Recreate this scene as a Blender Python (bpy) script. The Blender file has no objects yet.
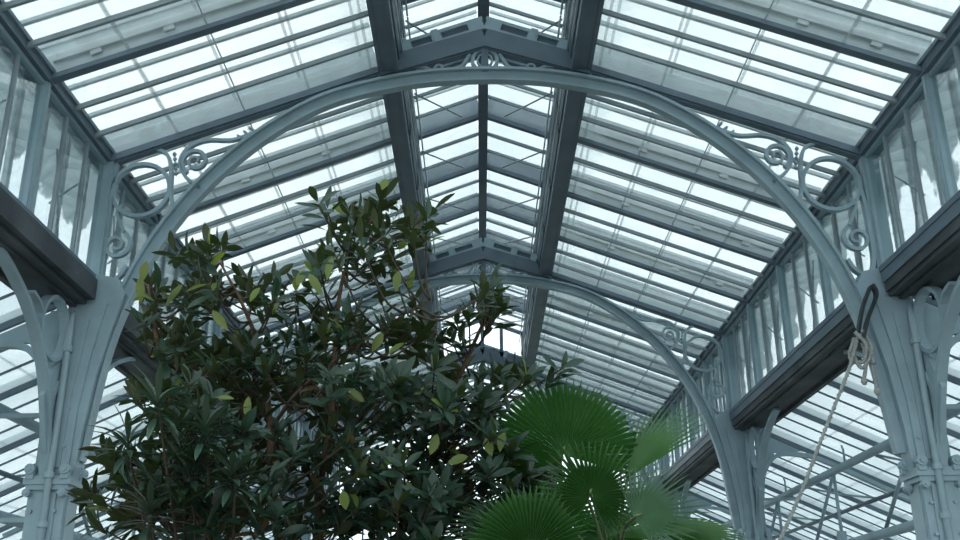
import bpy, math, random
from mathutils import Vector, Matrix
random.seed(7)
sc = bpy.context.scene
col = sc.collection
R = math.radians
PI = math.pi

# ------------------------------------------------------------------ camera
CAM = Vector((-0.13, 0.0, 1.6))
FOC = 1000.0
ROT = (Matrix.Rotation(R(-0.17), 4, 'Z') @ Matrix.Rotation(R(90 + 20.7), 4, 'X') @ Matrix.Rotation(R(-0.6), 4, 'Z'))
cd = bpy.data.cameras.new('camera'); cam = bpy.data.objects.new('camera', cd); col.objects.link(cam)
cd.sensor_width = 36.0; cd.lens = FOC / 960 * 36.0; cd.clip_end = 500
cam.matrix_world = Matrix.Translation(CAM) @ ROT
sc.camera = cam

def at(px, py, Y):
    """world point seen at photo pixel (px,py) at world depth Y"""
    d = ROT.to_3x3() @ Vector(((px - 480) / FOC, (270 - py) / FOC, -1))
    return CAM + d * ((Y - CAM.y) / d.y)

# ------------------------------------------------------------------ mesh builder
class MB:
    def __init__(s): s.v = []; s.f = []; s.m = []
    def add(s, vs, fs, mi=0):
        o = len(s.v); s.v += [tuple(v) for v in vs]
        s.f += [tuple(i + o for i in f) for f in fs]; s.m += [mi] * len(fs)
    def box(s, x0, x1, y0, y1, z0, z1, mi=0):
        x0, x1 = min(x0, x1), max(x0, x1)
        vs = [(x, y, z) for x in (x0, x1) for y in (y0, y1) for z in (z0, z1)]
        s.add(vs, [(0, 1, 3, 2), (4, 6, 7, 5), (0, 4, 5, 1), (2, 3, 7, 6), (0, 2, 6, 4), (1, 5, 7, 3)], mi)
        return s
    def beam(s, a, b, w, h, up=(0, 0, 1), off=0.0, mi=0):
        """box from a to b, w wide across, h deep along up; off shifts along up"""
        a = Vector(a); b = Vector(b); t = (b - a).normalized(); up = Vector(up)
        n = (up - t * up.dot(t)).normalized(); sd = t.cross(n)
        vs = []
        for p in (a, b):
            for i in (-.5, .5):
                for j in (-.5, .5): vs.append(p + sd * (w * i) + n * (h * j + off))
        s.add(vs, [(0, 1, 3, 2), (4, 6, 7, 5), (0, 4, 5, 1), (2, 3, 7, 6), (0, 2, 6, 4), (1, 5, 7, 3)], mi)
        return s
    def tube(s, pts, r, n=8, mi=0):
        pts = [Vector(p) for p in pts]; rs = r if isinstance(r, (list, tuple)) else [r] * len(pts)
        t = (pts[1] - pts[0]).normalized(); u = t.orthogonal().normalized(); vs = []
        for i, p in enumerate(pts):
            a = pts[max(i - 1, 0)]; b = pts[min(i + 1, len(pts) - 1)]
            t = (b - a).normalized(); u = (u - t * u.dot(t)).normalized(); w = t.cross(u)
            for k in range(n):
                q = 2 * PI * k / n; vs.append(p + (u * math.cos(q) + w * math.sin(q)) * rs[i])
        fs = [(i * n + k, i * n + (k + 1) % n, (i + 1) * n + (k + 1) % n, (i + 1) * n + k)
              for i in range(len(pts) - 1) for k in range(n)]
        fs += [tuple(range(n - 1, -1, -1)), tuple((len(pts) - 1) * n + k for k in range(n))]
        s.add(vs, fs, mi); return s
    def strip(s, pts, thick, depth, normal=(0, 1, 0), closed=False, mi=0):
        """flat bar following a plane curve: thick in the plane, depth along the plane normal"""
        pts = [Vector(p) for p in pts]; N = Vector(normal); n = len(pts); vs = []
        th = thick if isinstance(thick, (list, tuple)) else [thick] * n
        for i, p in enumerate(pts):
            a = pts[(i - 1) % n] if closed else pts[max(i - 1, 0)]
            b = pts[(i + 1) % n] if closed else pts[min(i + 1, n - 1)]
            t = (b - a).normalized(); c = t.cross(N).normalized()
            for (i1, j1) in ((-.5, -.5), (.5, -.5), (.5, .5), (-.5, .5)):
                vs.append(p + c * (th[i] * i1) + N * (depth * j1))
        m = n if closed else n - 1
        fs = [(i * 4 + k, i * 4 + (k + 1) % 4, ((i + 1) % n) * 4 + (k + 1) % 4, ((i + 1) % n) * 4 + k)
              for i in range(m) for k in range(4)]
        if not closed: fs += [(3, 2, 1, 0), tuple((n - 1) * 4 + k for k in range(4))]
        s.add(vs, fs, mi); return s
    def prism(s, poly, axis, c0, c1, mi=0):
        """extrude a polygon given in the plane across axis ('y': poly=(x,z); 'x': poly=(y,z))"""
        def P(p, c): return (p[0], c, p[1]) if axis == 'y' else (c, p[0], p[1])
        n = len(poly); vs = [P(p, c0) for p in poly] + [P(p, c1) for p in poly]
        fs = [tuple(range(n - 1, -1, -1)), tuple(range(n, 2 * n))]
        fs += [(i, (i + 1) % n, n + (i + 1) % n, n + i) for i in range(n)]
        s.add(vs, fs, mi); return s
    def build(s, name, mats, parent=None, smooth=False):
        me = bpy.data.meshes.new(name); me.from_pydata(s.v, [], s.f)
        if not isinstance(mats, (list, tuple)): mats = [mats]
        for m in mats: me.materials.append(m)
        if len(mats) > 1: me.polygons.foreach_set('material_index', s.m)
        if smooth: me.polygons.foreach_set('use_smooth', [True] * len(me.polygons))
        me.update()
        import bmesh
        if len(me.polygons) < 20000:
            bm = bmesh.new(); bm.from_mesh(me); bmesh.ops.recalc_face_normals(bm, faces=bm.faces); bm.to_mesh(me); bm.free()
        o = bpy.data.objects.new(name, me); col.objects.link(o)
        if parent is not None: o.parent = parent
        return o

def empty(name, loc=(0, 0, 0)):
    o = bpy.data.objects.new(name, None); col.objects.link(o); o.location = loc; o.empty_display_size = .2
    return o
def tag(o, label, cat, group=None):
    o['label'] = label; o['category'] = cat; o['kind'] = 'thing'
    if group: o['group'] = group
    return o
def struct(o):
    o['kind'] = 'structure'; return o
KIDS = {}
def kids(o): return [c for c in bpy.data.objects if c.parent == o]
def copy_tree(o, parent=None):
    c = o.copy(); col.objects.link(c)
    if parent is not None: c.parent = parent
    if o.name not in KIDS: KIDS[o.name] = kids(o)
    for ch in KIDS[o.name]: copy_tree(ch, c)
    return c

# ------------------------------------------------------------------ materials
def new_mat(name):
    m = bpy.data.materials.new(name); m.use_nodes = True; nt = m.node_tree; nt.nodes.clear()
    return m, nt, nt.nodes.new('ShaderNodeOutputMaterial')
def noise(nt, scale, detail=4, coord='Object', stretch=None):
    tc = nt.nodes.new('ShaderNodeTexCoord'); n = nt.nodes.new('ShaderNodeTexNoise')
    n.inputs['Scale'].default_value = scale; n.inputs['Detail'].default_value = detail
    src = tc.outputs[coord]
    if stretch:
        mp = nt.nodes.new('ShaderNodeMapping'); mp.inputs['Scale'].default_value = stretch
        nt.links.new(src, mp.inputs['Vector']); src = mp.outputs['Vector']
    nt.links.new(src, n.inputs['Vector']); return n.outputs['Fac']
def ramp(nt, fac, stops):
    r = nt.nodes.new('ShaderNodeValToRGB'); e = r.color_ramp.elements
    while len(e) < len(stops): e.new(.5)
    for i, (p, c) in enumerate(stops):
        e[i].position = p; e[i].color = (c[0], c[1], c[2], 1) if isinstance(c, (tuple, list)) else (c, c, c, 1)
    nt.links.new(fac, r.inputs['Fac']); return r.outputs['Color']
def math_node(nt, op, a, b=None, clamp=False):
    n = nt.nodes.new('ShaderNodeMath'); n.operation = op; n.use_clamp = clamp
    for i, x in enumerate((a, b)):
        if x is None: continue
        if isinstance(x, (int, float)): n.inputs[i].default_value = x
        else: nt.links.new(x, n.inputs[i])
    return n.outputs[0]
def paint(name, c, rough=.5, var=.18, scale=3.0, spec=.4, bump=.0):
    m, nt, out = new_mat(name); b = nt.nodes.new('ShaderNodeBsdfPrincipled')
    f = noise(nt, scale, 6)
    lo = tuple(x * (1 - var) for x in c); hi = tuple(min(1, x * (1 + var)) for x in c)
    nt.links.new(ramp(nt, f, [(.3, lo), (.7, hi)]), b.inputs['Base Color'])
    b.inputs['Roughness'].default_value = rough; b.inputs['Specular IOR Level'].default_value = spec
    if bump:
        bp = nt.nodes.new('ShaderNodeBump'); bp.inputs['Strength'].default_value = bump; bp.inputs['Distance'].default_value = .02
        nt.links.new(noise(nt, scale * 12, 3), bp.inputs['Height']); nt.links.new(bp.outputs['Normal'], b.inputs['Normal'])
    nt.links.new(b.outputs[0], out.inputs['Surface']); return m
def glass(name, tint, dirt_c, d_lo, d_hi, scale=1.6, stretch=None, gloss=.05, edge=False, cloudy=False, fres=.25):
    """thin sheet glass: clear + weak reflection + a film of dirt (diffuse/translucent) in patches"""
    m, nt, out = new_mat(name); N = nt.nodes.new; L = nt.links.new
    tr = N('ShaderNodeBsdfTransparent'); tr.inputs['Color'].default_value = (*tint, 1)
    gl = N('ShaderNodeBsdfGlossy'); gl.inputs['Roughness'].default_value = .04
    lw = N('ShaderNodeLayerWeight'); lw.inputs['Blend'].default_value = .25
    g = math_node(nt, 'ADD', math_node(nt, 'MULTIPLY', lw.outputs['Fresnel'], fres), gloss * .3, True)
    mx = N('ShaderNodeMixShader'); L(g, mx.inputs[0]); L(tr.outputs[0], mx.inputs[1]); L(gl.outputs[0], mx.inputs[2])
    df = N('ShaderNodeBsdfDiffuse'); df.inputs['Color'].default_value = (*dirt_c, 1)
    tl = N('ShaderNodeBsdfTranslucent'); tl.inputs['Color'].default_value = (*dirt_c, 1)
    dm = N('ShaderNodeMixShader'); dm.inputs[0].default_value = .6; L(df.outputs[0], dm.inputs[1]); L(tl.outputs[0], dm.inputs[2])
    f = ramp(nt, noise(nt, scale, 6, 'Object', stretch), [(.32, d_lo), (.72, d_hi)])
    if edge:      # grime gathered on the panes next to the ridge and along the eaves
        tc = N('ShaderNodeTexCoord'); sx = N('ShaderNodeSeparateXYZ'); L(tc.outputs['Object'], sx.inputs[0])
        ax = math_node(nt, 'ABSOLUTE', sx.outputs[0])
        wob = math_node(nt, 'MULTIPLY', noise(nt, 2.5, 4), .5)
        k = ramp(nt, math_node(nt, 'DIVIDE', math_node(nt, 'ADD', ax, wob), 6.0), [(.28, edge), (.37, 0.0)])
        f = math_node(nt, 'ADD', f, k, True)
    if cloudy:      # cloudier patches over the upper part of each pane, ragged lower edge
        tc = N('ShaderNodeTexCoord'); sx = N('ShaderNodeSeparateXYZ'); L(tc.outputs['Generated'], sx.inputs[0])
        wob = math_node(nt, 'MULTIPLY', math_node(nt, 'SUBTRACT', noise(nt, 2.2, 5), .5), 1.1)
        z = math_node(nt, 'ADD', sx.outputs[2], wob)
        f = math_node(nt, 'ADD', f, ramp(nt, z, [(.40, 0.0), (.47, cloudy)]), True)
    m2 = N('ShaderNodeMixShader'); L(f, m2.inputs[0]); L(mx.outputs[0], m2.inputs[1]); L(dm.outputs[0], m2.inputs[2])
    L(m2.outputs[0], out.inputs['Surface']); return m
def leaf_mat(name, c_top, c_under, trans, rough=.32, scale=1.2, spec=.5, tw=.35):
    m, nt, out = new_mat(name); N = nt.nodes.new; L = nt.links.new
    geo = N('ShaderNodeNewGeometry'); f = noise(nt, scale, 3)
    top = ramp(nt, f, [(.3, tuple(x * .65 for x in c_top)), (.7, tuple(x * 1.35 for x in c_top))])
    und = ramp(nt, f, [(.3, tuple(x * .75 for x in c_under)), (.7, tuple(x * 1.25 for x in c_under))])
    mc = N('ShaderNodeMix'); mc.data_type = 'RGBA'
    L(geo.outputs['Backfacing'], mc.inputs[0]); L(top, mc.inputs[6]); L(und, mc.inputs[7])
    b = N('ShaderNodeBsdfPrincipled'); L(mc.outputs[2], b.inputs['Base Color']); b.inputs['Roughness'].default_value = rough
    b.inputs['Specular IOR Level'].default_value = spec
    t = N('ShaderNodeBsdfTranslucent'); t.inputs['Color'].default_value = (*trans, 1)
    ms = N('ShaderNodeMixShader'); ms.inputs[0].default_value = tw; L(b.outputs[0], ms.inputs[1]); L(t.outputs[0], ms.inputs[2])
    L(ms.outputs[0], out.inputs['Surface']); return m

IRON = paint('grey_blue_iron_paint', (.235, .325, .37), .45, .12, 2.0, .4, .15)
IRON_D = paint('backlit_iron_paint', (.10, .142, .18), .5, .15, 2.0, .35, .1)  # darker copy of the iron paint, backlit shade partly put into its colour
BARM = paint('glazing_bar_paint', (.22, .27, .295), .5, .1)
BARO = paint('outer_bar_and_lit_web', (.48, .54, .56), .4, .1)  # pale metal; on the rafter webs it stands in for sky light
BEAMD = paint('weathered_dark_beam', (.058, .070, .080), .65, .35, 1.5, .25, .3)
ROPE = paint('pale_rope', (.27, .29, .285), .9, .2, 30, .1)
STRAP = paint('dark_strap', (.018, .026, .03), .6, .2)
BARK = paint('brown_bark', (.085, .056, .037), .85, .4, 14, .15, .6)
TWIG = paint('grey_brown_twig', (.045, .04, .03), .85, .3, 14, .15)
SOIL = paint('dark_soil', (.09, .075, .06), .95, .4, 2.5, .1, .5)
STONE = paint('pale_paving', (.36, .36, .34), .85, .2, .8, .2, .2)
LAWN = paint('outdoor_ground', (.16, .18, .13), .95, .3, .2, .1)
G_IN = glass('inner_roof_glass', (.97, .985, .985), (.60, .70, .70), .0, .06, 1.3, (1, 1, 1), edge=.26)
G_OUT = glass('outer_roof_glass', (.97, .985, .985), (.72, .80, .81), .02, .11, .9)
G_CLE = glass('clerestory_glass', (.95, .975, .98), (.46, .54, .55), .0, .04, 1.5, gloss=.15, fres=.3)
G_CLO = glass('cloudy_outer_glass', (.95, .975, .98), (.36, .46, .475), .0, .04, 1.2, cloudy=.62)
G_AIS = glass('aisle_roof_glass', (.86, .90, .91), (.62, .68, .69), .28, .55, .9, (.5, 2, 1))
LAP, _nt, _out = new_mat('glass_lap')
_t = _nt.nodes.new('ShaderNodeBsdfTransparent'); _d = _nt.nodes.new('ShaderNodeBsdfDiffuse'); _d.inputs['Color'].default_value = (.5, .56, .58, 1)
_m = _nt.nodes.new('ShaderNodeMixShader'); _m.inputs[0].default_value = .3
_nt.links.new(_t.outputs[0], _m.inputs[1]); _nt.links.new(_d.outputs[0], _m.inputs[2]); _nt.links.new(_m.outputs[0], _out.inputs['Surface'])
LEAF = leaf_mat('magnolia_leaf', (.017, .044, .028), (.040, .050, .022), (.028, .058, .012), .34, spec=.35, tw=.3)
LEAF_Y = leaf_mat('young_leaf', (.11, .16, .03), (.12, .16, .035), (.22, .28, .035), .4, tw=.45)
LEAF_B = leaf_mat('rusty_leaf', (.06, .04, .018), (.07, .045, .02), (.08, .045, .012), .5, tw=.3)
LEAF_N = leaf_mat('narrow_leaf', (.03, .065, .045), (.04, .06, .04), (.02, .06, .02), .28, tw=.2)
PALM = leaf_mat('palm_blade', (.045, .12, .035), (.05, .135, .038), (.075, .26, .045), .42, 1.5, .4, .5)
PALM_D = leaf_mat('palm_blade_pale', (.10, .19, .11), (.10, .18, .10), (.10, .24, .09), .42, 1.5, .4, .4)
PETI = paint('palm_petiole', (.06, .095, .03), .5, .3, 8)
FIBRE = paint('palm_trunk_fibre', (.10, .07, .045), .95, .4, 12, .1, .8)

# ------------------------------------------------------------------ setting out
FR = [11.8, 19.8, 27.8]          # arched frames
Y0, Y1 = 5.8, 35.8
XE, ZE, SL = 4.95, 7.67, .38     # eave line of the roof glass and its slope
XP = 1.42                        # purlin line
def zr(x): return ZE + SL * (XE - abs(x))
XL, ZL0, ZL1, ZLR = 1.16, 9.10, 10.14, 10.58   # raised ridge light
SIDE = {-1: 'magnolia side', 1: 'rope side'}
def up_n(sx): return Vector((sx * SL, 0, 1)).normalized()

# floor and outside
o = MB().box(-11.6, 11.6, 0 - 4.2, 36, -.1, 0).build('floor', STONE); struct(o)
o = MB().box(-3.6, 3.6, 3.0, 33, 0, .004).build('floor_bed', SOIL); struct(o)
o = MB().box(-60, 60, -40, 120, -.25, -.12).build('ground', LAWN); struct(o)

WN = [0]
def window_root(y):
    WN[0] += 1
    o = empty('window_%d' % WN[0], (0, y, 0)); return struct(o)
def finish_copies(proto, ys):
    for y in ys:
        c = copy_tree(proto); WN[0] += 1; c.name = 'window_%d' % WN[0]; c.location.y = y
bays = [Y0 + 2 * i for i in range(15)]

# ---- main roof glazing, one window per bay and slope
for sx in (-1, 1):
    w = window_root(bays[0]); n = up_n(sx)
    def slope_pt(x, y, off): return Vector((sx * x, y, zr(x))) + n * off
    for (nm, off, mt) in (('inner_pane', .0, G_IN), ('outer_pane', .27, G_OUT)):
        b = MB(); a0 = slope_pt(XP, 1, off); a1 = slope_pt(XE + .8 * off, 1, off)
        b.beam(a0, a1, 1.9, .008, n); b.build(nm, mt, w)
    for k in (1, 2):
        y = 2 * k / 3
        MB().beam(slope_pt(XP, y, -.025), slope_pt(XE, y, -.025), .042, .06, n).build('glazing_bar', BARM, w)
        MB().beam(slope_pt(XP, y, .27), slope_pt(XE + .2, y, .27), .05, .05, n).build('outer_glazing_bar', BARO, w)
    for x in (1.55, 2.37, 3.21, 4.07):
        dk = abs(x - 3.21) < .1
        MB().beam(slope_pt(x, .04, .012), slope_pt(x, 1.96, .012), .016 if dk else .035, .016, n).build('lap_bar', BARO if dk else LAP, w)
        MB().beam(slope_pt(x + .06, .04, .26), slope_pt(x + .06, 1.96, .26), .04, .016, n).build('outer_lap_bar', LAP, w)
    finish_copies(w, bays[1:])

# ---- rafters between the frames
def rafter_mb(sx, wide=.085):
    n = up_n(sx); b = MB()
    def P(x, off): return Vector((sx * x, 0, zr(x))) + n * off
    b.beam(P(XP - .05, -.03), P(XE, -.03), wide + .03, .06, n)
    u = MB()
    u.beam(P(XP - .05, .19), P(XE, .19), .045, .38, n)
    u.beam(P(XP - .05, .40), P(XE, .40), wide + .02, .05, n)
    return b, u
ORD = ['first', 'second', 'third']
for sx in (-1, 1):
    n = up_n(sx); proto = None
    for y in [Y0 + 2 * i for i in range(1, 15)]:
        if y in FR or any(abs(y - f) < .1 for f in FR): continue
        if proto is None:
            r = empty('roof_rafter', (0, y, 0))
            f_, u_ = rafter_mb(sx); f_.build('lower_flange', IRON_D, r); u_.build('web', BARO, r)  # web coloured paler than the flange to paint in sky light from above
            def P(x, off): return Vector((sx * x, 0, zr(x))) + n * off
            b = MB(); b.beam(P(XP, .16) + Vector((0, -.045, 0)), P(XE - .1, .16) + Vector((0, -.045, 0)), .05, .028, n)
            b.build('ledge', BARO, r)
            for x in (2.4, 3.6, 4.4):
                MB().beam(P(x - .06, .12) + Vector((0, -.035, 0)), P(x + .06, .12) + Vector((0, -.035, 0)), .05, .07, n).build('cleat', BARO, r)
            proto = r
        else:
            r = copy_tree(proto); r.location.y = y
        i = max([-1] + [j for j, f in enumerate(FR) if f < y])
        if i < 0: where = {7.8: 'overhead, second before the large arch', 9.8: 'last before the large arch'}[round(y, 1)]
        else:
            q = int(round((y - FR[i]) / 2)) - 1
            where = '%s beyond the %s arch' % (ORD[q], ['largest', 'middle', 'smallest'][i])
        tag(r, 'slate grey sloping roof rafter, %s, %s' % (where, SIDE[sx]), 'rafter', 'slim rafters of the %s roof slope' % SIDE[sx].split()[0])

# ---- long members: purlins, eave beams, ridge bars
for sx in (-1, 1):
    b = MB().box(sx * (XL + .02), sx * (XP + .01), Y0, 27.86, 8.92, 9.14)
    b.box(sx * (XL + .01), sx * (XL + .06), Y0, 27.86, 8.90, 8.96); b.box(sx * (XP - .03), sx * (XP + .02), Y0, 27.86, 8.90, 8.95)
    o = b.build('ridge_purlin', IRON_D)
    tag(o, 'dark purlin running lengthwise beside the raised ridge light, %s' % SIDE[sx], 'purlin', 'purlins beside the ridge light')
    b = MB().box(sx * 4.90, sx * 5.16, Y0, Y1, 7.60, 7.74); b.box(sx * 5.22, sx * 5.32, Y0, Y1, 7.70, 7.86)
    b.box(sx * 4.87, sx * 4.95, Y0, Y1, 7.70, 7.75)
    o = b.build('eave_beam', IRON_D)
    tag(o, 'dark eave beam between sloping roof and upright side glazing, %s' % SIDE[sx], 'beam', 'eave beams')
o = MB().box(-.085, .085, Y0, 27.8, ZLR - .15, ZLR + .06).build('ridge_bar', IRON_D)
tag(o, 'straight dark ridge bar along the centre of the glass roof', 'ridge bar')

# ---- raised ridge light: roof panes + side walls, one window per bay and slope
nl = (ZLR - ZL1) / XL
for sx in (-1, 1):
    w = window_root(bays[0]); n = Vector((sx * nl, 0, 1)).normalized()
    def lp(x, y, off): return Vector((sx * x, y, ZLR - nl * x)) + n * off
    MB().beam(lp(.05, 1, 0), lp(XL, 1, 0), 1.9, .008, n).build('inner_pane', G_OUT, w)
    MB().beam(lp(0, 1, .3), lp(XL + .1, 1, .3), 1.9, .008, n).build('outer_pane', G_OUT, w)
    for k in (1, 2):
        MB().beam(lp(.04, 2 * k / 3, -.02), lp(XL, 2 * k / 3, -.02), .035, .05, n).build('glazing_bar', BARM, w)
        MB().beam(lp(.0, 2 * k / 3, .3), lp(XL, 2 * k / 3, .3), .04, .04, n).build('outer_glazing_bar', BARO, w)
    b = MB(); b.beam(lp(.0, 0, -.03), lp(XL, 0, -.03), .1, .09, n); b.beam(lp(.0, 0, .15), lp(XL, 0, .15), .045, .34, n)
    b.build('ridge_rafter', IRON_D, w)
    b = MB()
    for (z0, z1) in ((9.10, 9.34), (9.40, 9.63), (9.69, 9.90), (9.95, 10.16)): b.box(sx * XL, sx * (XL + .05), 0, 2, z0, z1)
    b.box(sx * (XL - .02), sx * (XL + .06), -.05, .05, 9.1, 10.15)
    b.build('side_louvre', IRON_D, w)
    b = MB()
    for z in (9.37, 9.66, 9.925): b.box(sx * (XL + .02), sx * (XL + .028), 0, 2, z - .03, z + .03)
    b.build('side_pane', G_OUT, w)
    b = MB()
    for (dx, z) in ((.03, 9.22), (.05, 9.5), (.09, 9.85)): b.tube([(sx * (XL - dx), .02, z), (sx * (XL - dx), 1.98, z)], .014, 6)
    b.build('opening_rail', BARO, w, True)
    MB().tube([(sx * (XL - .05), .25, 9.95), (sx * .38, 1.7, 10.34)], .014, 6).build('stay_rod', BARM, w, True)
    finish_copies(w, bays[1:11])

# gable end of the ridge light
w = window_root(27.8)
b = MB()
for sx in (-1, 1):
    b.beam((0, 0, ZLR - .02), (sx * (XL + .1), 0, ZL1 - .06), .1, .1)
    b.beam((0, 0, 9.62), (sx * (XL + .1), 0, 9.2), .1, .24)
    b.box(sx * (XL - .04), sx * (XL + .08), -.05, .05, 9.1, 10.15); b.box(sx * .50, sx * .60, -.05, .05, 9.4, 10.3)
b.box(-.05, .05, -.05, .05, 9.5, 10.45)
b.build('window_frame', IRON_D, w)
MB().prism([(-XL, 9.3), (0, 9.7), (XL, 9.3), (XL, ZL1 - .02), (0, ZLR - .05), (-XL, ZL1 - .02)], 'y', -.004, .004).build('pane', G_OUT, w)
# lower ridge beyond the raised light
for sx in (-1, 1):
    w = window_root(27.8); n = up_n(sx)
    def slope_pt(x, y, off): return Vector((sx * x, y, zr(x))) + n * off
    MB().beam(slope_pt(0.03, 1.05, .0), slope_pt(XP, 1.05, .0), 1.8, .008, n).build('inner_pane', G_OUT, w)
    for k in (0, 1, 2):
        MB().beam(slope_pt(.02, 2 * k / 3, -.02), slope_pt(XP, 2 * k / 3, -.02), .1 if k == 0 else .04, .06, n).build('glazing_bar', BARM, w)
    MB().beam(slope_pt(.03, 0, -.03), slope_pt(.03, 2, -.03), .06, .09, n).build('ridge_strip', IRON_D, w)
    MB().beam(slope_pt(XP, 0, -.05), slope_pt(XP, 2, -.05), .1, .12, n).build('purlin_strip', IRON_D, w)
    finish_copies(w, bays[12:])

# ---- clerestory: upright side glazing between sill and eave
ZS = 5.98
for sx in (-1, 1):
    w = window_root(bays[0])
    MB().box(sx * 4.985, sx * 4.993, .05, 1.95, ZS, 7.62).build('inner_pane', G_CLE, w)
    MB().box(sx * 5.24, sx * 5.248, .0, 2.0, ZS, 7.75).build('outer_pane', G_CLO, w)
    b = MB().box(sx * 4.94, sx * 5.04, -.055, .055, ZS - .02, 7.62); b.box(sx * 4.92, sx * 4.95, -.03, .03, ZS - .02, 7.62)
    b.build('mullion', IRON, w)
    for k in (1, 2):
        MB().box(sx * 4.965, sx * 5.01, 2 * k / 3 - .02, 2 * k / 3 + .02, ZS, 7.62).build('glazing_bar', BARM, w)
    for k in (0, 1, 2):
        MB().box(sx * 5.21, sx * 5.27, 2 * k / 3 - .04, 2 * k / 3 + .04, ZS, 7.75).build('outer_mullion', BARO, w)
    b = MB().box(sx * 4.96, sx * 5.02, .0, 2.0, ZS - .02, ZS + .06); b.box(sx * 4.96, sx * 5.02, 0, 2, 7.55, 7.63)
    b.build('window_frame', IRON, w)
    MB().tube([(sx * 4.99, 1.25, 6.95), (sx * 5.22, 1.05, 6.6)], .012, 6).build('stay_rod', BARM, w, True)
    MB().tube([(sx * 5.2, 1.0, 7.3), (sx * 5.2, 1.45, 6.1)], .012, 6).build('winding_rod', BARM, w, True)
    finish_copies(w, bays[1:])

# ---- aisle lean-to roofs
XA0, ZA0, SA = 5.15, 5.80, .46
def za(x): return ZA0 - SA * (abs(x) - XA0)
for sx in (-1, 1):
    w = window_root(bays[0]); n = Vector((sx * SA, 0, 1)).normalized()
    def ap(x, y, off): return Vector((sx * x, y, za(x))) + n * off
    MB().beam(ap(XA0, 1, 0), ap(11.4, 1, 0), 1.94, .008, n).build('inner_pane', G_AIS, w)
    for k in (1, 2):
        MB().beam(ap(XA0, 2 * k / 3, -.02), ap(11.4, 2 * k / 3, -.015), .024, .03, n).build('glazing_bar', IRON_D, w)
    MB().beam(ap(XA0, 0, -.04), ap(11.4, 0, -.04), .055, .09, n).build('aisle_rafter', IRON_D, w)
    b = MB(); b.beam(ap(XA0, .05, .07), ap(11.4, .05, .07), .03, .12, n); b.build('outer_fin', BARO, w)
    for x in (6.4, 7.6, 8.8, 10.0):
        MB().beam(ap(x, .03, .015), ap(x, 1.97, .015), .03, .016, n).build('lap_bar', LAP, w)
    finish_copies(w, bays[1:])

# ---- end wall
o = empty('wall_end', (0, Y1, 0)); struct(o)
MB().prism([(-5, 0), (5, 0), (5, 7.6), (0, 9.5), (-5, 7.6)], 'y', .02, .03).build('glazing', G_OUT, o)
b = MB()
for i in range(-7, 8):
    x = i * .7; b.box(x - .03, x + .03, -.03, .02, 0, 9.5 - abs(x) * .38)
for z in (1.2, 3.0, 4.8, 5.9, 7.5): b.box(-5, 5, -.04, .02, z - .05, z + .05)
b.build('mullion_grid', IRON_D, o)
for sx in (-1, 1):
    o2 = MB().prism([(sx * 5.1, 0), (sx * 11.4, 0), (sx * 11.4, za(11.4)), (sx * 5.1, za(5.1))], 'y', .02, .03).build('aisle_glazing', G_AIS, o)

# ------------------------------------------------------------------ arched frames
def catmull(pts, per=10):
    out = []; P = [Vector(p) for p in pts]
    P = [P[0] * 2 - P[1]] + P + [P[-1] * 2 - P[-2]]
    for i in range(1, len(P) - 2):
        for k in range(per):
            t = k / per
            out.append(.5 * ((2 * P[i]) + (P[i + 1] - P[i - 1]) * t + (2 * P[i - 1] - 5 * P[i] + 4 * P[i + 1] - P[i + 2]) * t * t
                             + (3 * P[i] - P[i - 1] - 3 * P[i + 1] + P[i + 2]) * t ** 3))
    out.append(P[-2]); return out
HALF = [(0, 8.88), (1.0, 8.81), (2.02, 8.55), (2.75, 8.14), (3.4, 7.58), (3.9, 6.97), (4.3, 6.28), (4.56, 5.6), (4.71, 5.0), (4.80, 4.3), (4.87, 3.7)]
ARC = [(-x, z) for x, z in HALF[:0:-1]] + HALF
def xz(pts, y=0): return [Vector((p[0], y, p[1])) for p in pts]
ARCP = catmull(xz(ARC), 8)
def circ(cx, cz, r, a0=0, a1=360, n=28):
    return [(cx + r * math.cos(R(a0 + (a1 - a0) * i / n)), cz + r * math.sin(R(a0 + (a1 - a0) * i / n))) for i in range(n + (0 if abs(a1 - a0) == 360 else 1))]
def spiral(cx, cz, r0, r1, a0, a1, n=40):
    return [(cx + (r0 + (r1 - r0) * i / n) * math.cos(R(a0 + (a1 - a0) * i / n)),
             cz + (r0 + (r1 - r0) * i / n) * math.sin(R(a0 + (a1 - a0) * i / n))) for i in range(n + 1)]
def mir(pts, sx): return [(sx * p[0], p[1]) for p in pts]
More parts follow.
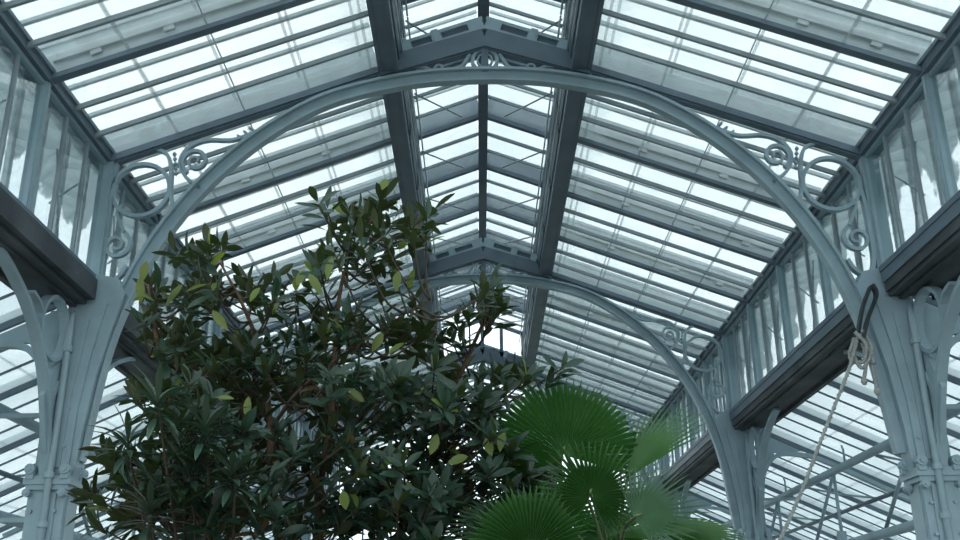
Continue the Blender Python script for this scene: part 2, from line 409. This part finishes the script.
def arch_frame(y):
    t = empty('arch_truss', (0, y, 0))
    b = MB()
    b.strip(ARCP, .15, .07)                                   # web
    inner = []; outer = []
    for i, p in enumerate(ARCP):
        a = ARCP[max(i - 1, 0)]; c = ARCP[min(i + 1, len(ARCP) - 1)]; tg = (c - a).normalized(); nn = tg.cross(Vector((0, 1, 0)))
        inner.append(p + nn * .075); outer.append(p - nn * .075)
    b.strip(inner, .04, .2); b.strip(outer, .035, .13)
    b.build('arch_rib', IRON, t)
    for sx in (-1, 1):
        n = up_n(sx); b = MB()
        def P(x, off): return Vector((sx * x, 0, zr(x))) + n * off
        b.beam(P(XP - .02, -.04), P(XE + .02, -.04), .17, .09, n); b.beam(P(XP - .02, -.095), P(XE, -.095), .1, .03, n)
        b.build('principal_rafter', IRON_D, t)
        b = MB(); b.beam(P(XP, .19), P(XE, .19), .06, .38, n); b.beam(P(XP, .40), P(XE, .40), .12, .05, n)
        b.build('rafter_web', BARO, t)  # pale colour again carries the sky light on the web
        b = MB(); b.beam((0, 0, 9.45), (sx * (XP + .03), 0, 8.98), .18, .27); b.beam((0, 0, 9.31), (sx * (XP + .03), 0, 8.86), .1, .05)
        b.build('gable_chevron', IRON_D, t)
        # pierced gable plate standing on the chevron
        e0 = Vector((0, -.03, 9.72)); e1 = Vector((sx * (XL - .02), -.03, 9.31)); g = e1 - e0; b = MB()
        b.beam(e0, e1, .03, .05, off=.075); b.beam(e0, e1, .03, .05, off=-.075)
        for (f0, f1) in ((0.02, .2), (.52, .64), (.88, 1.0)): b.beam(e0 + g * f0, e0 + g * f1, .03, .14)
        b.beam(e0 + g * .54, e0 + g * .62, .05, .24)
        b.build('pierced_plate', IRON, t)
        MB().beam(e0 + Vector((0, .06, 0)), e1 + Vector((0, .06, 0)), .03, .16).build('backing_plate', IRON_D, t)
        # spandrel ironwork
        MB().strip(xz(mir(circ(4.49, 7.21, .37), sx)), .05, .08, closed=True).build('ring', IRON, t)
        lo = catmull(xz(mir([(4.83, 7.3), (4.88, 6.9), (4.89, 6.4), (4.88, 6.12), (4.82, 5.98), (4.72, 5.95), (4.62, 6.02), (4.55, 6.15)], sx)), 6)
        MB().strip(lo, .045, .09).build('loop_strap', IRON, t)
        sp = mir(spiral(4.72, 6.44, .19, .035, 120, 690), sx)
        th = [.05 - .02 * i / len(sp) for i in range(len(sp))]
        MB().strip(xz(sp), th, .07).build('scroll', IRON, t)
        MB().strip(catmull(xz(mir([(4.64, 6.62), (4.72, 6.78), (4.76, 6.9), (4.70, 7.0)], sx)), 5), .04, .06).build('scroll_stem', IRON, t)
        sp = mir(spiral(3.82, 7.62, .19, .03, -60, 560), sx)
        MB().strip(xz(sp), th, .07).build('scroll', IRON, t)
        MB().strip(catmull(xz(mir([(3.72, 7.22), (3.95, 7.42), (4.02, 7.65), (3.9, 7.84), (3.68, 7.93), (3.35, 7.93), (3.05, 8.05)], sx)), 6), .04, .07).build('scroll_stem', IRON, t)
        MB().strip(catmull(xz(mir([(4.02, 6.88), (4.1, 7.15), (4.12, 7.45), (4.2, 7.72), (4.4, 7.82)], sx)), 6), .045, .07).build('scroll_stem', IRON, t)
        b = MB()
        for k in range(5): b.tube([(sx * (4.06 + .012 * k), 0, 7.42 + .07 * k), (sx * (4.06 + .012 * k), 0, 7.45 + .07 * k), (sx * (4.062 + .012 * k), 0, 7.48 + .07 * k)], [.012, .03, .012], 8)
        b.build('beaded_bud', IRON, t, True)
        b = MB()
        for k, x in enumerate((3.25, 3.17, 3.10)): b.strip(catmull(xz(mir([(x, 7.83 + .07 * k), (x - .02, 7.94 + .06 * k), (x + .05, 8.0 + .06 * k)], sx)), 4), .025, .06)
        b.build('leaf_spray', IRON, t)
        # crest over the crown of the arch
        MB().strip(catmull(xz(mir([(.2, 9.22), (.34, 9.0), (.55, 8.93)], sx)), 5), .045, .06).build('crest_strut', IRON, t)
        MB().strip(xz(mir(spiral(.62, 9.0, .075, .02, -90, 300, 20), sx)), .03, .06).build('crest_scroll', IRON, t)
        MB().strip(catmull(xz(mir([(.7, 8.94), (.85, 9.02), (1.1, 8.98), (1.3, 8.86)], sx)), 5), .05, .06).build('crest_strut', IRON, t)
    MB().strip(xz(circ(0, 9.12, .17)), .045, .06, closed=True).build('ring', IRON, t)
    MB().strip(xz(circ(0, 9.12, .10)), .025, .05, closed=True).build('ring', IRON, t)
    MB().box(-.045, .045, -.05, .05, 8.93, 9.4).build('king_post', IRON_D, t)
    return t
AL = ['largest grey-blue iron arch truss, its springings on the thick nearest columns',
      'middle iron arch truss, crossing behind the magnolia top and above the palm',
      'smallest farthest iron arch truss, mostly hidden by the magnolia and palm']
t0 = None
for i, y in enumerate(FR):
    t = arch_frame(y) if t0 is None else copy_tree(t0)
    t0 = t0 or t; t.location.y = y
    tag(t, AL[i], 'arch', 'iron arch trusses')

# ------------------------------------------------------------------ columns
XCS = {-1: 5.08, 1: 5.16}
def column(sx):
    XC = XCS[sx]; t = empty('iron_column', (sx * XC, 0, 0))
    def yz(pts): return [Vector((sx * .05, p[0], p[1])) for p in pts]
    # lower shaft: a flat panelled pilaster
    b = MB().box(-.21, .21, -.2, .2, 0, 3.42); b.box(-.25, .25, -.24, .24, 0, .5)
    b.box(-.12, .12, -.225, .225, .6, 3.3); b.box(-.225, .225, -.12, .12, .6, 3.3)
    b.build('lower_shaft', IRON, t)
    b = MB().box(-.27, .27, -.25, .25, 3.40, 3.46); b.box(-.24, .24, -.23, .23, 3.34, 3.40); b.box(-.25, .25, -.235, .235, 3.46, 3.50)
    b.build('collar', IRON, t)
    for (dx, dy) in ((-.2, -.24), (.2, -.24), (-.26, .1), (.26, .1)):
        b = MB(); b.tube([(dx, dy - .05, 3.57), (dx, dy + .05, 3.57)], .06, 12); b.tube([(dx, dy - .065, 3.57), (dx, dy - .045, 3.57)], .03, 6)
        b.box(dx - .045, dx + .045, dy - .03, dy + .05, 3.46, 3.57)
        b.build('lug', IRON, t)
        b = MB(); b.tube([(dx, dy - .06, 3.30), (dx, dy + .04, 3.30)], .045, 10); b.tube([(dx, dy - .075, 3.30), (dx, dy - .055, 3.30)], .025, 6)
        b.build('bolt', IRON, t)
    # upper shaft flaring towards the arch on the nave side
    k = -sx
    prof = [(k * -.21, 3.46), (k * .25, 3.46), (k * .28, 4.0), (k * .36, 4.7), (k * .48, 5.3), (k * .59, 5.75), (k * .48, 5.95), (k * .22, 6.0), (k * -.04, 6.0), (k * -.1, 5.4)]
    b = MB().prism(prof, 'y', -.13, .13); b.prism([(k * -.19, 3.46), (k * .19, 3.46), (k * .21, 4.3), (k * .29, 5.0), (k * .40, 5.6), (k * -.02, 5.6), (k * -.09, 5.1), (k * -.19, 4.5)], 'y', -.17, .17)
    b.prism([(k * -.1, 3.6), (k * .1, 3.6), (k * .12, 4.4), (k * .22, 5.4), (k * .06, 5.4), (k * -.06, 4.4)], 'y', -.19, .19)
    b.build('upper_shaft', IRON, t)
    b = MB()
    for z in (2.2, 2.75, 3.1, 3.85, 4.3, 4.75, 5.2):
        for dx in (-.15, .12): MB().tube([(dx, -.19, z), (dx, -.245 if z < 3.4 else -.2, z)], .022, 8).build('rivet', IRON, t)
    b = MB(); b.tube([(k * .03, -.26, 0), (k * .03, -.26, 5.25), (k * .0, -.2, 5.45), (0, -.1, 5.52)], .042, 10)
    p = b.build('rain_pipe', IRON, t, True)
    for z in (1.2, 2.95, 3.5, 5.0): MB().tube([(k * .03, -.26, z - .035), (k * .03, -.26, z + .035)], .06, 10).build('pipe_clip', IRON, p)
    # post up the clerestory to the eave
    b = MB().box(k * .03, k * .21, -.07, .07, 5.95, 7.66); b.box(k * .21, k * .25, -.04, .04, 5.95, 7.66)
    b.build('clerestory_post', IRON, t)
    # curved brackets along the sill beam, both ways, with rings
    for d in (-1, 1):
        cur = catmull(yz([(d * .2, 3.5), (d * .29, 3.8), (d * .42, 4.18), (d * .66, 4.62), (d * .96, 4.96), (d * 1.35, 5.24), (d * 1.8, 5.44), (d * 2.15, 5.55)]), 6)
        b = MB().strip(cur, .06, .12, (1, 0, 0)); b.build('bracket', IRON, t)
        MB().strip(yz(circ(d * .58, 5.16, .37)), .05, .11, (1, 0, 0), True).build('bracket_ring', IRON, t)
        b = MB(); b.strip(catmull(yz([(d * .92, 5.2), (d * 1.05, 5.32), (d * 1.25, 5.38)]), 5), .04, .1, (1, 0, 0))
        b.strip(catmull(yz([(d * .25, 4.6), (d * .35, 4.42), (d * .45, 4.3)]), 5), .05, .1, (1, 0, 0))
        b.prism([(d * .2, 3.55), (d * .42, 3.95), (d * .6, 4.35), (d * .42, 4.72), (d * .2, 4.9)], 'x', sx * .05 - .03, sx * .05 + .03)
        b.build('bracket_web', IRON, t)
    # aisle side: curved rib up to the aisle rafter
    pts = [(-k * .2, 4.2), (-k * .3, 4.75), (-k * .6, 5.1), (-k * 1.1, 5.1), (-k * 1.7, 4.9), (-k * 4.2, za(XC + 4.2) - .2)]
    b = MB().strip(catmull(xz(pts), 6), .08, .12)
    b.prism([(-k * .2, 4.25), (-k * .28, 4.8), (-k * .55, 5.15), (-k * 1.1, 5.18), (-k * .2, 5.6)], 'y', -.03, .03)
    b.build('aisle_rib', IRON, t)
    # arms that carry the aisle rail
    for z in (4.27, 3.05): MB().beam((-k * .2, 0, z - .02), (-k * .9, 0, z - .02), .06, .05).build('rail_arm', IRON, t)
    return t
CL = {(-1, 0): 'thick grey-blue iron column beside the magnolia, bearing the largest arch',
      (1, 0): 'thick grey-blue iron column with rope hanging beside it, bearing the largest arch',
      (-1, 1): 'iron column behind the magnolia leaves, bearing the middle arch',
      (1, 1): 'iron column between the palm and the slanting rope, bearing the middle arch',
      (-1, 2): 'distant iron column behind the magnolia, bearing the smallest arch',
      (1, 2): 'distant iron column behind the palm fronds, bearing the smallest arch'}
for sx in (-1, 1):
    t0 = None
    for i, y in enumerate(FR):
        t = column(sx) if t0 is None else copy_tree(t0)
        t0 = t0 or t; t.location = (sx * XCS[sx], y, 0)
        tag(t, CL[(sx, i)], 'column', 'iron columns')

# ---- sill beams between the columns
SEG = [(Y0, 11.6, 'overhead, ending at the thick nearest column'), (12.0, 19.6, 'between the largest and middle arches'),
       (20.0, 27.6, 'between the middle and smallest arches'), (28.0, 35.7, 'beyond the smallest arch')]
for sx in (-1, 1):
    for (a, c, w) in SEG:
        t = empty('sill_beam', (sx * 5.02, a, 0)); L_ = c - a; q = -sx
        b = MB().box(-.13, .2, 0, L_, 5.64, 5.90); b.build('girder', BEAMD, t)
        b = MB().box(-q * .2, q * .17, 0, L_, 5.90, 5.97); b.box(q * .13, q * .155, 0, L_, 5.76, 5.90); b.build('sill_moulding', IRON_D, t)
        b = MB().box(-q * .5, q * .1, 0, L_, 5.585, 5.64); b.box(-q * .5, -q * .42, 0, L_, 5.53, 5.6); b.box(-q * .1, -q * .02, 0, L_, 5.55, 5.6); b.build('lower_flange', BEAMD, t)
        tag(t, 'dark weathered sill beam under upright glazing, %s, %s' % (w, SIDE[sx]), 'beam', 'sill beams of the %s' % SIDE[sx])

# ---- aisle rails (tubular trusses) one per side
for sx in (-1, 1):
    t = empty('pipe_truss', (sx * 5.92, 12, 0))
    MB().tube([(0, -6.2, 4.36), (0, 23.6, 4.36)], .068, 12).build('upper_pipe', IRON, t, True)
    MB().tube([(0, -6.2, 3.14), (0, 23.6, 3.14)], .07, 12).build('lower_pipe', IRON, t, True)
    MB().tube([(sx * 1.3, -6.2, 4.10), (sx * 1.3, 23.6, 4.10)], .04, 10).build('side_pipe', IRON_D, t, True)
    for k in range(8):
        y = -5.0 + 3.4 * k
        MB().tube([(0, y, 3.14), (0, y, 4.36)], .03, 8).build('post', IRON, t, True)
        MB().tube([(0, y + .05, 4.3), (0, y + 1.5, 3.2)], .03, 8).build('diagonal', IRON, t, True)
        MB().tube([(0, y - .6, 4.4), (0, y - .6, 4.62), (0, y - .55, 4.7)], .018, 6).build('hook', IRON, t, True)
        MB().tube([(0, y + 1.6, 4.33), (sx * .6, y + 1.6, 4.2), (sx * 1.3, y + 1.6, 4.12)], .02, 6).build('cross_tie', IRON, t, True)
        MB().box(-.05, .05, y - .1, y + .1, 3.2, 3.36).build('bracket_plate', IRON, t)
    tag(t, 'grey tubular pipe truss along the aisle behind the columns, %s' % SIDE[sx], 'pipe truss', 'aisle pipe trusses')

# ------------------------------------------------------------------ rope and strap
def twisted(b, pts, r, turns):
    P = catmull(pts, 14); n = len(P)
    for s in range(3):
        q = []
        for i, p in enumerate(P):
            t = (P[min(i + 1, n - 1)] - P[max(i - 1, 0)]).normalized(); u = t.cross(Vector((0, 1, 0.2))).normalized(); w = t.cross(u)
            a = 2 * PI * (turns * i / n + s / 3); q.append(p + (u * math.cos(a) + w * math.sin(a)) * r * .55)
        b.tube(q, r * .62, 5)
YR = 11.42
t = empty('rope', at(858, 345, YR))
top = at(857, 345, YR)
def L(px, py, dy=0): return at(px, py, YR + dy) - t.location
b = MB(); twisted(b, [L(857, 340), L(848, 372), L(825, 430), L(802, 490), L(780, 540), L(752, 600), L(735, 660, .1)], .026, 42)
b.build('hanging_line', ROPE, t, True)
b = MB()
for (pts) in ([L(855, 332), L(866, 345, -.05), L(863, 362), L(850, 358, .06), L(854, 338)],
              [L(862, 330), L(872, 350, -.05), L(862, 368), L(853, 350, .05), L(860, 334)],
              [L(858, 336, .05), L(868, 356), L(874, 362, -.05), L(864, 340)]):
    twisted(b, pts, .022, 9)
b.build('knot', ROPE, t, True)
for (pts, e) in (([L(864, 350), L(866, 364), L(864, 380)], (864, 380)), ([L(868, 352), L(873, 370), L(877, 390)], (877, 390))):
    b = MB(); twisted(b, pts, .022, 6); p = b.build('tail', ROPE, t, True)
    q = L(*e); MB().tube([q + Vector((0, 0, .02)), q + Vector((0, 0, -.02)), q + Vector((0, 0, -.06))], [.03, .042, .02], 8).build('tassel', ROPE, p, True)
tag(t, 'pale twisted rope knotted below the beam and slanting down towards the palm', 'rope')
b = MB()
b.strip(catmull([at(872, 285, YR), at(876, 296, YR - .02), at(868, 318, YR - .04), at(862, 340, YR), at(858, 336, YR + .06), at(862, 310, YR + .08), at(870, 287, YR + .06)], 6), .03, .1)
o = b.build('strap', STRAP)
tag(o, 'dark looped strap on the column, carrying the pale knotted rope', 'strap')

# ------------------------------------------------------------------ magnolia
def leaf(b, base, d, n, ln, wd, bend, mi):
    """one leaf blade: base point, direction, upper normal"""
    s = d.cross(n).normalized(); n = s.cross(d).normalized()
    T = (0, .14, .38, .64, .86, 1.0); W = (.06, .45, .93, 1.0, .6, .02); vs = []
    for t, w in zip(T, W):
        c = base + d * (ln * t) - n * (bend * ln * t * t)
        for k in (-1, 0, 1):
            vs.append(c + s * (k * w * wd * .5) + n * (abs(k) * w * wd * .16))
    fs = []
    for i in range(5):
        for k in (0, 1): fs.append((i * 3 + k, i * 3 + k + 1, (i + 1) * 3 + k + 1, (i + 1) * 3 + k))
    b.add(vs, fs, mi)
def whorl(b, c, axis, cnt, ln, wd, rnd, young=0, brown=.02, droop=.12):
    axis = axis.normalized(); u = axis.orthogonal().normalized(); w = axis.cross(u); a = rnd.random() * 6.28
    for i in range(cnt):
        a += 2.4; el = R(rnd.uniform(12, 75)); f = i / cnt
        d = (u * math.cos(a) + w * math.sin(a)) * math.cos(el) + axis * math.sin(el)
        n = axis * math.cos(el) - (u * math.cos(a) + w * math.sin(a)) * math.sin(el)
        n = (n + Vector((rnd.gauss(0, .25), rnd.gauss(0, .25), rnd.gauss(0, .25)))).normalized()
        l = ln * rnd.uniform(.7, 1.15); mi = 0; q = rnd.random()
        if q < young: mi = 1
        elif q < young + brown: mi = 2
        leaf(b, c - axis * (.10 * (1 - f)) , d, n, l, wd * rnd.uniform(.85, 1.2), droop + rnd.uniform(-.1, .16), mi)

BL = [(385, 198, 8, 10, 3), (356, 226, 26, 16, 7), (322, 205, 8, 8, 2), (398, 240, 26, 22, 8), (432, 216, 8, 8, 2), (418, 222, 8, 8, 2),
      (342, 262, 26, 32, 8), (392, 285, 24, 22, 4), (216, 250, 14, 18, 5), (184, 252, 14, 8, 2), (226, 285, 32, 22, 9), (190, 292, 18, 22, 6),
      (286, 290, 28, 18, 7), (325, 272, 12, 10, 2), (150, 292, 8, 18, 3), (150, 325, 14, 10, 3), (165, 345, 18, 12, 4),
      (235, 335, 75, 28, 20), (350, 335, 55, 42, 16), (515, 440, 20, 26, 7), (522, 488, 20, 24, 10), (545, 470, 10, 8, 3), (500, 520, 30, 18, 6), (372, 505, 46, 24, 16), (330, 450, 40, 40, 10), (295, 400, 120, 50, 62), (205, 400, 55, 45, 26), (420, 385, 62, 36, 25),
      (430, 450, 80, 50, 40), (290, 490, 150, 50, 66), (450, 510, 60, 35, 20), (470, 312, 34, 12, 6), (498, 290, 16, 8, 4),
      (440, 345, 22, 18, 4), (505, 372, 34, 8, 7), (560, 369, 8, 3, 1), (495, 405, 20, 20, 8), (492, 448, 20, 26, 9),
      (110, 500, 26, 30, 10), (120, 452, 22, 14, 5), (165, 470, 44, 34, 18), (190, 515, 60, 26, 18), (150, 390, 20, 12, 4), (400, 330, 24, 26, 7)]
rnd = random.Random(11)
BASE = Vector((-1.25, 7.1, 0))
stems = [[BASE, BASE + Vector((-.05, 0, 1.2)), at(274, 500, 7.0), at(270, 430, 7.0), at(262, 360, 7.0), at(245, 310, 6.9), at(220, 262, 6.9)],
         [BASE + Vector((.12, .05, 0)), BASE + Vector((.2, .1, 1.2)), at(318, 520, 7.2), at(332, 420, 7.1), at(335, 350, 7.1), at(345, 270, 7.1), at(380, 205, 7.1)],
         [BASE + Vector((.2, .1, .4)), BASE + Vector((.6, .2, 1.3)), at(400, 540, 7.3), at(430, 460, 7.3), at(450, 400, 7.3), at(480, 330, 7.2), at(498, 296, 7.2)],
         [BASE + Vector((-.12, 0, .5)), BASE + Vector((-.45, -.1, 1.3)), at(205, 540, 6.9), at(185, 470, 6.8), at(170, 400, 6.8), at(155, 330, 6.8), at(148, 285, 6.8)],
         [at(270, 430, 7.0), at(300, 390, 6.7), at(350, 350, 6.6), at(395, 320, 6.6), at(430, 300, 6.6)],
         [at(332, 420, 7.1), at(300, 350, 7.5), at(295, 300, 7.6)]]
nodes = []; mag = empty('magnolia_tree', BASE); TI = Matrix.Translation(-BASE)
def loc(p): return Vector(p) - BASE
for i, s in enumerate(stems):
    P = catmull(s, 8); n = len(P); r0 = .05 if i < 4 else .018
    b = MB().tube([loc(p) for p in P], [r0 * (1 - .86 * (k / n) ** .8) for k in range(n)], 8)
    b.build('trunk' if i < 4 else 'bough', BARK, mag, True)
    nodes += [p for p in P if p.z > 1.3]
fol = MB(); tw = MB()
whs = []
for (cx, cy, rx, ry, cnt) in BL:
    for k in range(cnt):
        while True:
            u, v = rnd.uniform(-1, 1), rnd.uniform(-1, 1)
            if u * u + v * v <= 1: break
        dep = rnd.uniform(6.0, 8.2) if ry > 30 else rnd.uniform(6.4, 7.6)
        whs.append((at(cx + u * rx, cy + v * ry, dep), cy - ry < 300 and ry < 34))
for c, loose in whs:
    best = min(nodes, key=lambda p: (p - c).length + (1.2 if p.z > c.z - .1 else 0))
    out = (c - best); out.z += .25 * out.length + .05
    ax = (out.normalized() + Vector((rnd.gauss(0, .3), rnd.gauss(0, .3), .5 + rnd.gauss(0, .25)))).normalized()
    m = best.lerp(c, .55) - ax * .12 + Vector((0, 0, -.04))
    P = catmull([best, m, c - ax * .02], 4)
    tw.tube([loc(p) for p in P], [.011 - .006 * k / len(P) for k in range(len(P))], 5)
    if loose:            # a young shoot: leaves spaced along the twig
        u = ax.orthogonal().normalized(); v = ax.cross(u); a = rnd.random() * 6.28
        for q in range(rnd.randint(6, 8)):
            a += 2.4; el = R(rnd.uniform(5, 50) if q else 80); e = (u * math.cos(a) + v * math.sin(a))
            d = e * math.cos(el) + ax * math.sin(el); n = ax * math.cos(el) - e * math.sin(el) + Vector((rnd.gauss(0, .3), rnd.gauss(0, .3), rnd.gauss(0, .2)))
            leaf(fol, loc(c) - ax * (.028 * q), d, n.normalized(), .195 * rnd.uniform(.75, 1.1), .06 * rnd.uniform(.85, 1.15), rnd.uniform(-.05, .25), 1 if rnd.random() < .05 else 0)
        continue
    whorl(fol, loc(c), ax, rnd.randint(7, 10), .18, .05, rnd, young=.02, brown=.012)
    if rnd.random() < .3:
        c2 = c - ax * .16 + Vector((rnd.gauss(0, .02), rnd.gauss(0, .02), 0)); whorl(fol, loc(c2), ax, 5, .17, .05, rnd, 0, .02, .25)
fo = fol.build('foliage', [LEAF, LEAF_Y, LEAF_B], mag, True)
tw.build('twigs', TWIG, mag, True)
yl = MB()
for (px, py, ang, dp, ln) in ((166, 306, 60, 6.5, .19), (141, 304, 95, 6.5, .19), (327, 280, 80, 6.4, .17), (297, 286, 70, 6.6, .13), (142, 282, 80, 6.5, .15), (228, 330, 130, 6.5, .18),
                              (322, 296, 120, 6.4, .2), (250, 302, 60, 6.5, .12), (396, 292, 85, 6.4, .15), (372, 352, 60, 6.5, .15), (388, 355, 40, 6.5, .14), (248, 420, 95, 6.3, .16),
                              (430, 455, 70, 6.3, .14), (500, 452, 80, 6.3, .14), (492, 456, 110, 6.3, .12), (447, 464, 20, 6.3, .14), (346, 510, 100, 6.2, .12), (382, 190, 70, 6.9, .1)):
    for j in range(1):
        c = at(px, py, dp); a = R(ang + j * 38)
        d = Vector((math.cos(a), rnd.uniform(-.3, .1), math.sin(a))).normalized()
        leaf(yl, loc(c), d, Vector((rnd.gauss(0, .3), -1, .35)).normalized(), ln, .062, .05, 0)
yo = yl.build('young_leaves', [LEAF_Y], mag, True); yo['label'] = 'yellow-green young leaves'
tag(mag, 'tall dense dark-leaved magnolia tree with several brown stems before the arches', 'tree')

# ---- narrow-leaved shrub in front of the thick column
SB = Vector((-2.0, 6.5, 0)); sh = empty('narrow_leaved_shrub', SB)
b = MB(); stem = MB()
heads = [(158, 400, 5.9), (205, 425, 6.0), (128, 440, 6.2), (190, 470, 6.2), (150, 508, 6.1), (232, 470, 6.0)]
for (px, py, dp) in heads:
    c = at(px, py, dp); P = catmull([SB, SB.lerp(c, .5) + Vector((.1, .25, .1)), c + Vector((0, .12, -.15)), c], 8)
    stem.tube([p - SB for p in P], [.013 - .006 * k / len(P) for k in range(len(P))], 6)
    for i in range(26):
        a = i * 2.4; el = R(-25 + 95 * i / 26 + rnd.uniform(-10, 10))
        d = Vector((math.cos(a) * math.cos(el), math.sin(a) * math.cos(el), math.sin(el)))
        n = Vector((-math.cos(a) * math.sin(el), -math.sin(a) * math.sin(el), math.cos(el)))
        leaf(b, c - SB + Vector((0, 0, -.12 + .12 * i / 26)), d, n, rnd.uniform(.2, .29), .042, rnd.uniform(.15, .5), 0)
stem.build('stems', TWIG, sh, True); b.build('foliage', [LEAF_N], sh, True)
tag(sh, 'shrub with glossy narrow drooping leaves in whorls, low between column and magnolia', 'shrub')

# ------------------------------------------------------------------ fan palm
PB = Vector((.75, 7.3, 0)); pal = empty('fan_palm', PB)
HC = Vector((.80, 7.2, 1.95))
b = MB(); P = [PB, PB + Vector((.02, 0, .7)), PB + Vector((.03, -.05, 1.4)), HC]
b.tube([p - PB for p in catmull(P, 8)], [.16 + .012 * (i % 3) for i in range(25)], 14); b.build('trunk', FIBRE, pal, True)
def frond(hub, axis, normal, rad, mat, spread=125, nseg=44, fuse=.56, cup=.12, droop=.1, seed=0, pleat=2.2):
    rr = random.Random(seed)
    t = empty('frond', (0, 0, 0)); t.parent = pal
    a = axis.normalized(); n = (normal - a * normal.dot(a)).normalized(); s = a.cross(n)
    b = MB(); h = hub - PB; dth = R(2 * spread / nseg)
    for i in range(nseg):
        th = R(-spread) + dth * (i + .5); ln = rad * (1 - .22 * abs(th / R(spread)) ** 2) * rr.uniform(.94, 1.04)
        def pt(r, q, fold):
            d = a * math.cos(q) + s * math.sin(q)
            return h + d * r + n * (cup * r * (1 - (r / rad) ** 2 * 1.2) + fold) + Vector((0, 0, -droop * r * r / rad))
        rows = []
        for fr, w, fold in ((.03, .5, .0), (.3, .5, .010 * pleat), (fuse, .5, .016 * pleat), (fuse + .14, .34, .012 * pleat), (.86, .17, .006), (1.0, .012, .0)):
            if fr <= fuse: q0, q1 = th - dth * w, th + dth * w
            else:
                k = fuse / fr; q0, q1 = th - dth * w * k * 1.25, th + dth * w * k * 1.25
            rows.append((pt(ln * fr, q0, 0), pt(ln * fr, th, fold), pt(ln * fr, q1, 0)))
        vs = [p for r in rows for p in r]
        fs = [(j * 3 + k, j * 3 + k + 1, (j + 1) * 3 + k + 1, (j + 1) * 3 + k) for j in range(5) for k in (0, 1)]
        b.add(vs, fs)
    b.build('blade', [mat], t)
    pc = catmull([HC - PB, (HC - PB).lerp(h, .5) + Vector((0, 0, .12 * (h - HC + PB).length)), h, h + a * rad * .12], 6)
    MB().tube(pc, [.012 - .005 * i / len(pc) for i in range(len(pc))], 6).build('petiole', PETI, t, True)
    return t
V = Vector
frond(at(566, 456, 6.6), V((-.08, .15, 1)), V((0, -1, .25)), .62, PALM, 112, 44, .74, .08, .06, 1)
frond(at(591, 496, 6.3), V((.12, -.25, .75)), V((.1, -1, -.25)), .40, PALM, 150, 44, .5, .05, .05, 2)
frond(at(628, 478, 6.5), V((.64, .1, .76)), V((-.62, -.62, .45)), .70, PALM, 38, 15, .46, .1, .03, 3, 1.0)
frond(at(634, 518, 6.1), V((.9, -.1, .42)), V((-.12, -.85, .5)), .46, PALM_D, 85, 26, .42, .06, .05, 4, 1.3)
frond(at(668, 536, 6.3), V((1, .1, .16)), V((.05, -.42, .9)), .50, PALM, 85, 26, .4, .06, .12, 5, 1.4)
frond(at(530, 552, 6.0), V((-.1, .1, .9)), V((0, -1, .3)), .42, PALM, 110, 40, .7, .06, .05, 6)
frond(at(520, 540, 6.6), V((-.95, 0, .45)), V((.2, -.8, .55)), .52, PALM_D, 95, 36, .5, .06, .12, 7)
frond(at(600, 540, 7.9), V((.2, .9, .3)), V((0, .4, .9)), .6, PALM, 110, 36, .55, .06, .12, 9)
frond(at(700, 560, 7.2), V((.9, .3, .2)), V((0, -.3, .9)), .55, PALM, 110, 36, .55, .06, .12, 10)
frond(at(548, 520, 7.9), V((-.15, .2, .9)), V((0, -1, .3)), .52, PALM, 115, 36, .6, .06, .06, 11)
frond(at(605, 545, 8.2), V((.1, .2, .9)), V((0, -1, .4)), .5, PALM, 115, 36, .55, .06, .06, 12)
tag(pal, 'green fan palm with round pleated fronds and spiky tips beside the magnolia', 'palm')

# ------------------------------------------------------------------ sky light
w = bpy.data.worlds.new('overcast'); sc.world = w; w.use_nodes = True; nt = w.node_tree; nt.nodes.clear()
out = nt.nodes.new('ShaderNodeOutputWorld'); bg = nt.nodes.new('ShaderNodeBackground')
f = noise(nt, 2.2, 5, 'Generated')
nt.links.new(ramp(nt, f, [(.3, (.74, .88, .96)), (.7, (.92, .99, 1.0))]), bg.inputs['Color'])
bg.inputs['Strength'].default_value = 1.6
nt.links.new(bg.outputs[0], out.inputs['Surface'])
sc.cycles.max_bounces = 8; sc.cycles.diffuse_bounces = 4; sc.cycles.transparent_max_bounces = 32
sc.cycles.glossy_bounces = 3; sc.cycles.transmission_bounces = 4
sc.view_settings.view_transform = 'Standard'; sc.view_settings.look = 'None'
sc.view_settings.exposure = 0.42; sc.view_settings.gamma = 1.0; sc.view_settings.use_curve_mapping = False
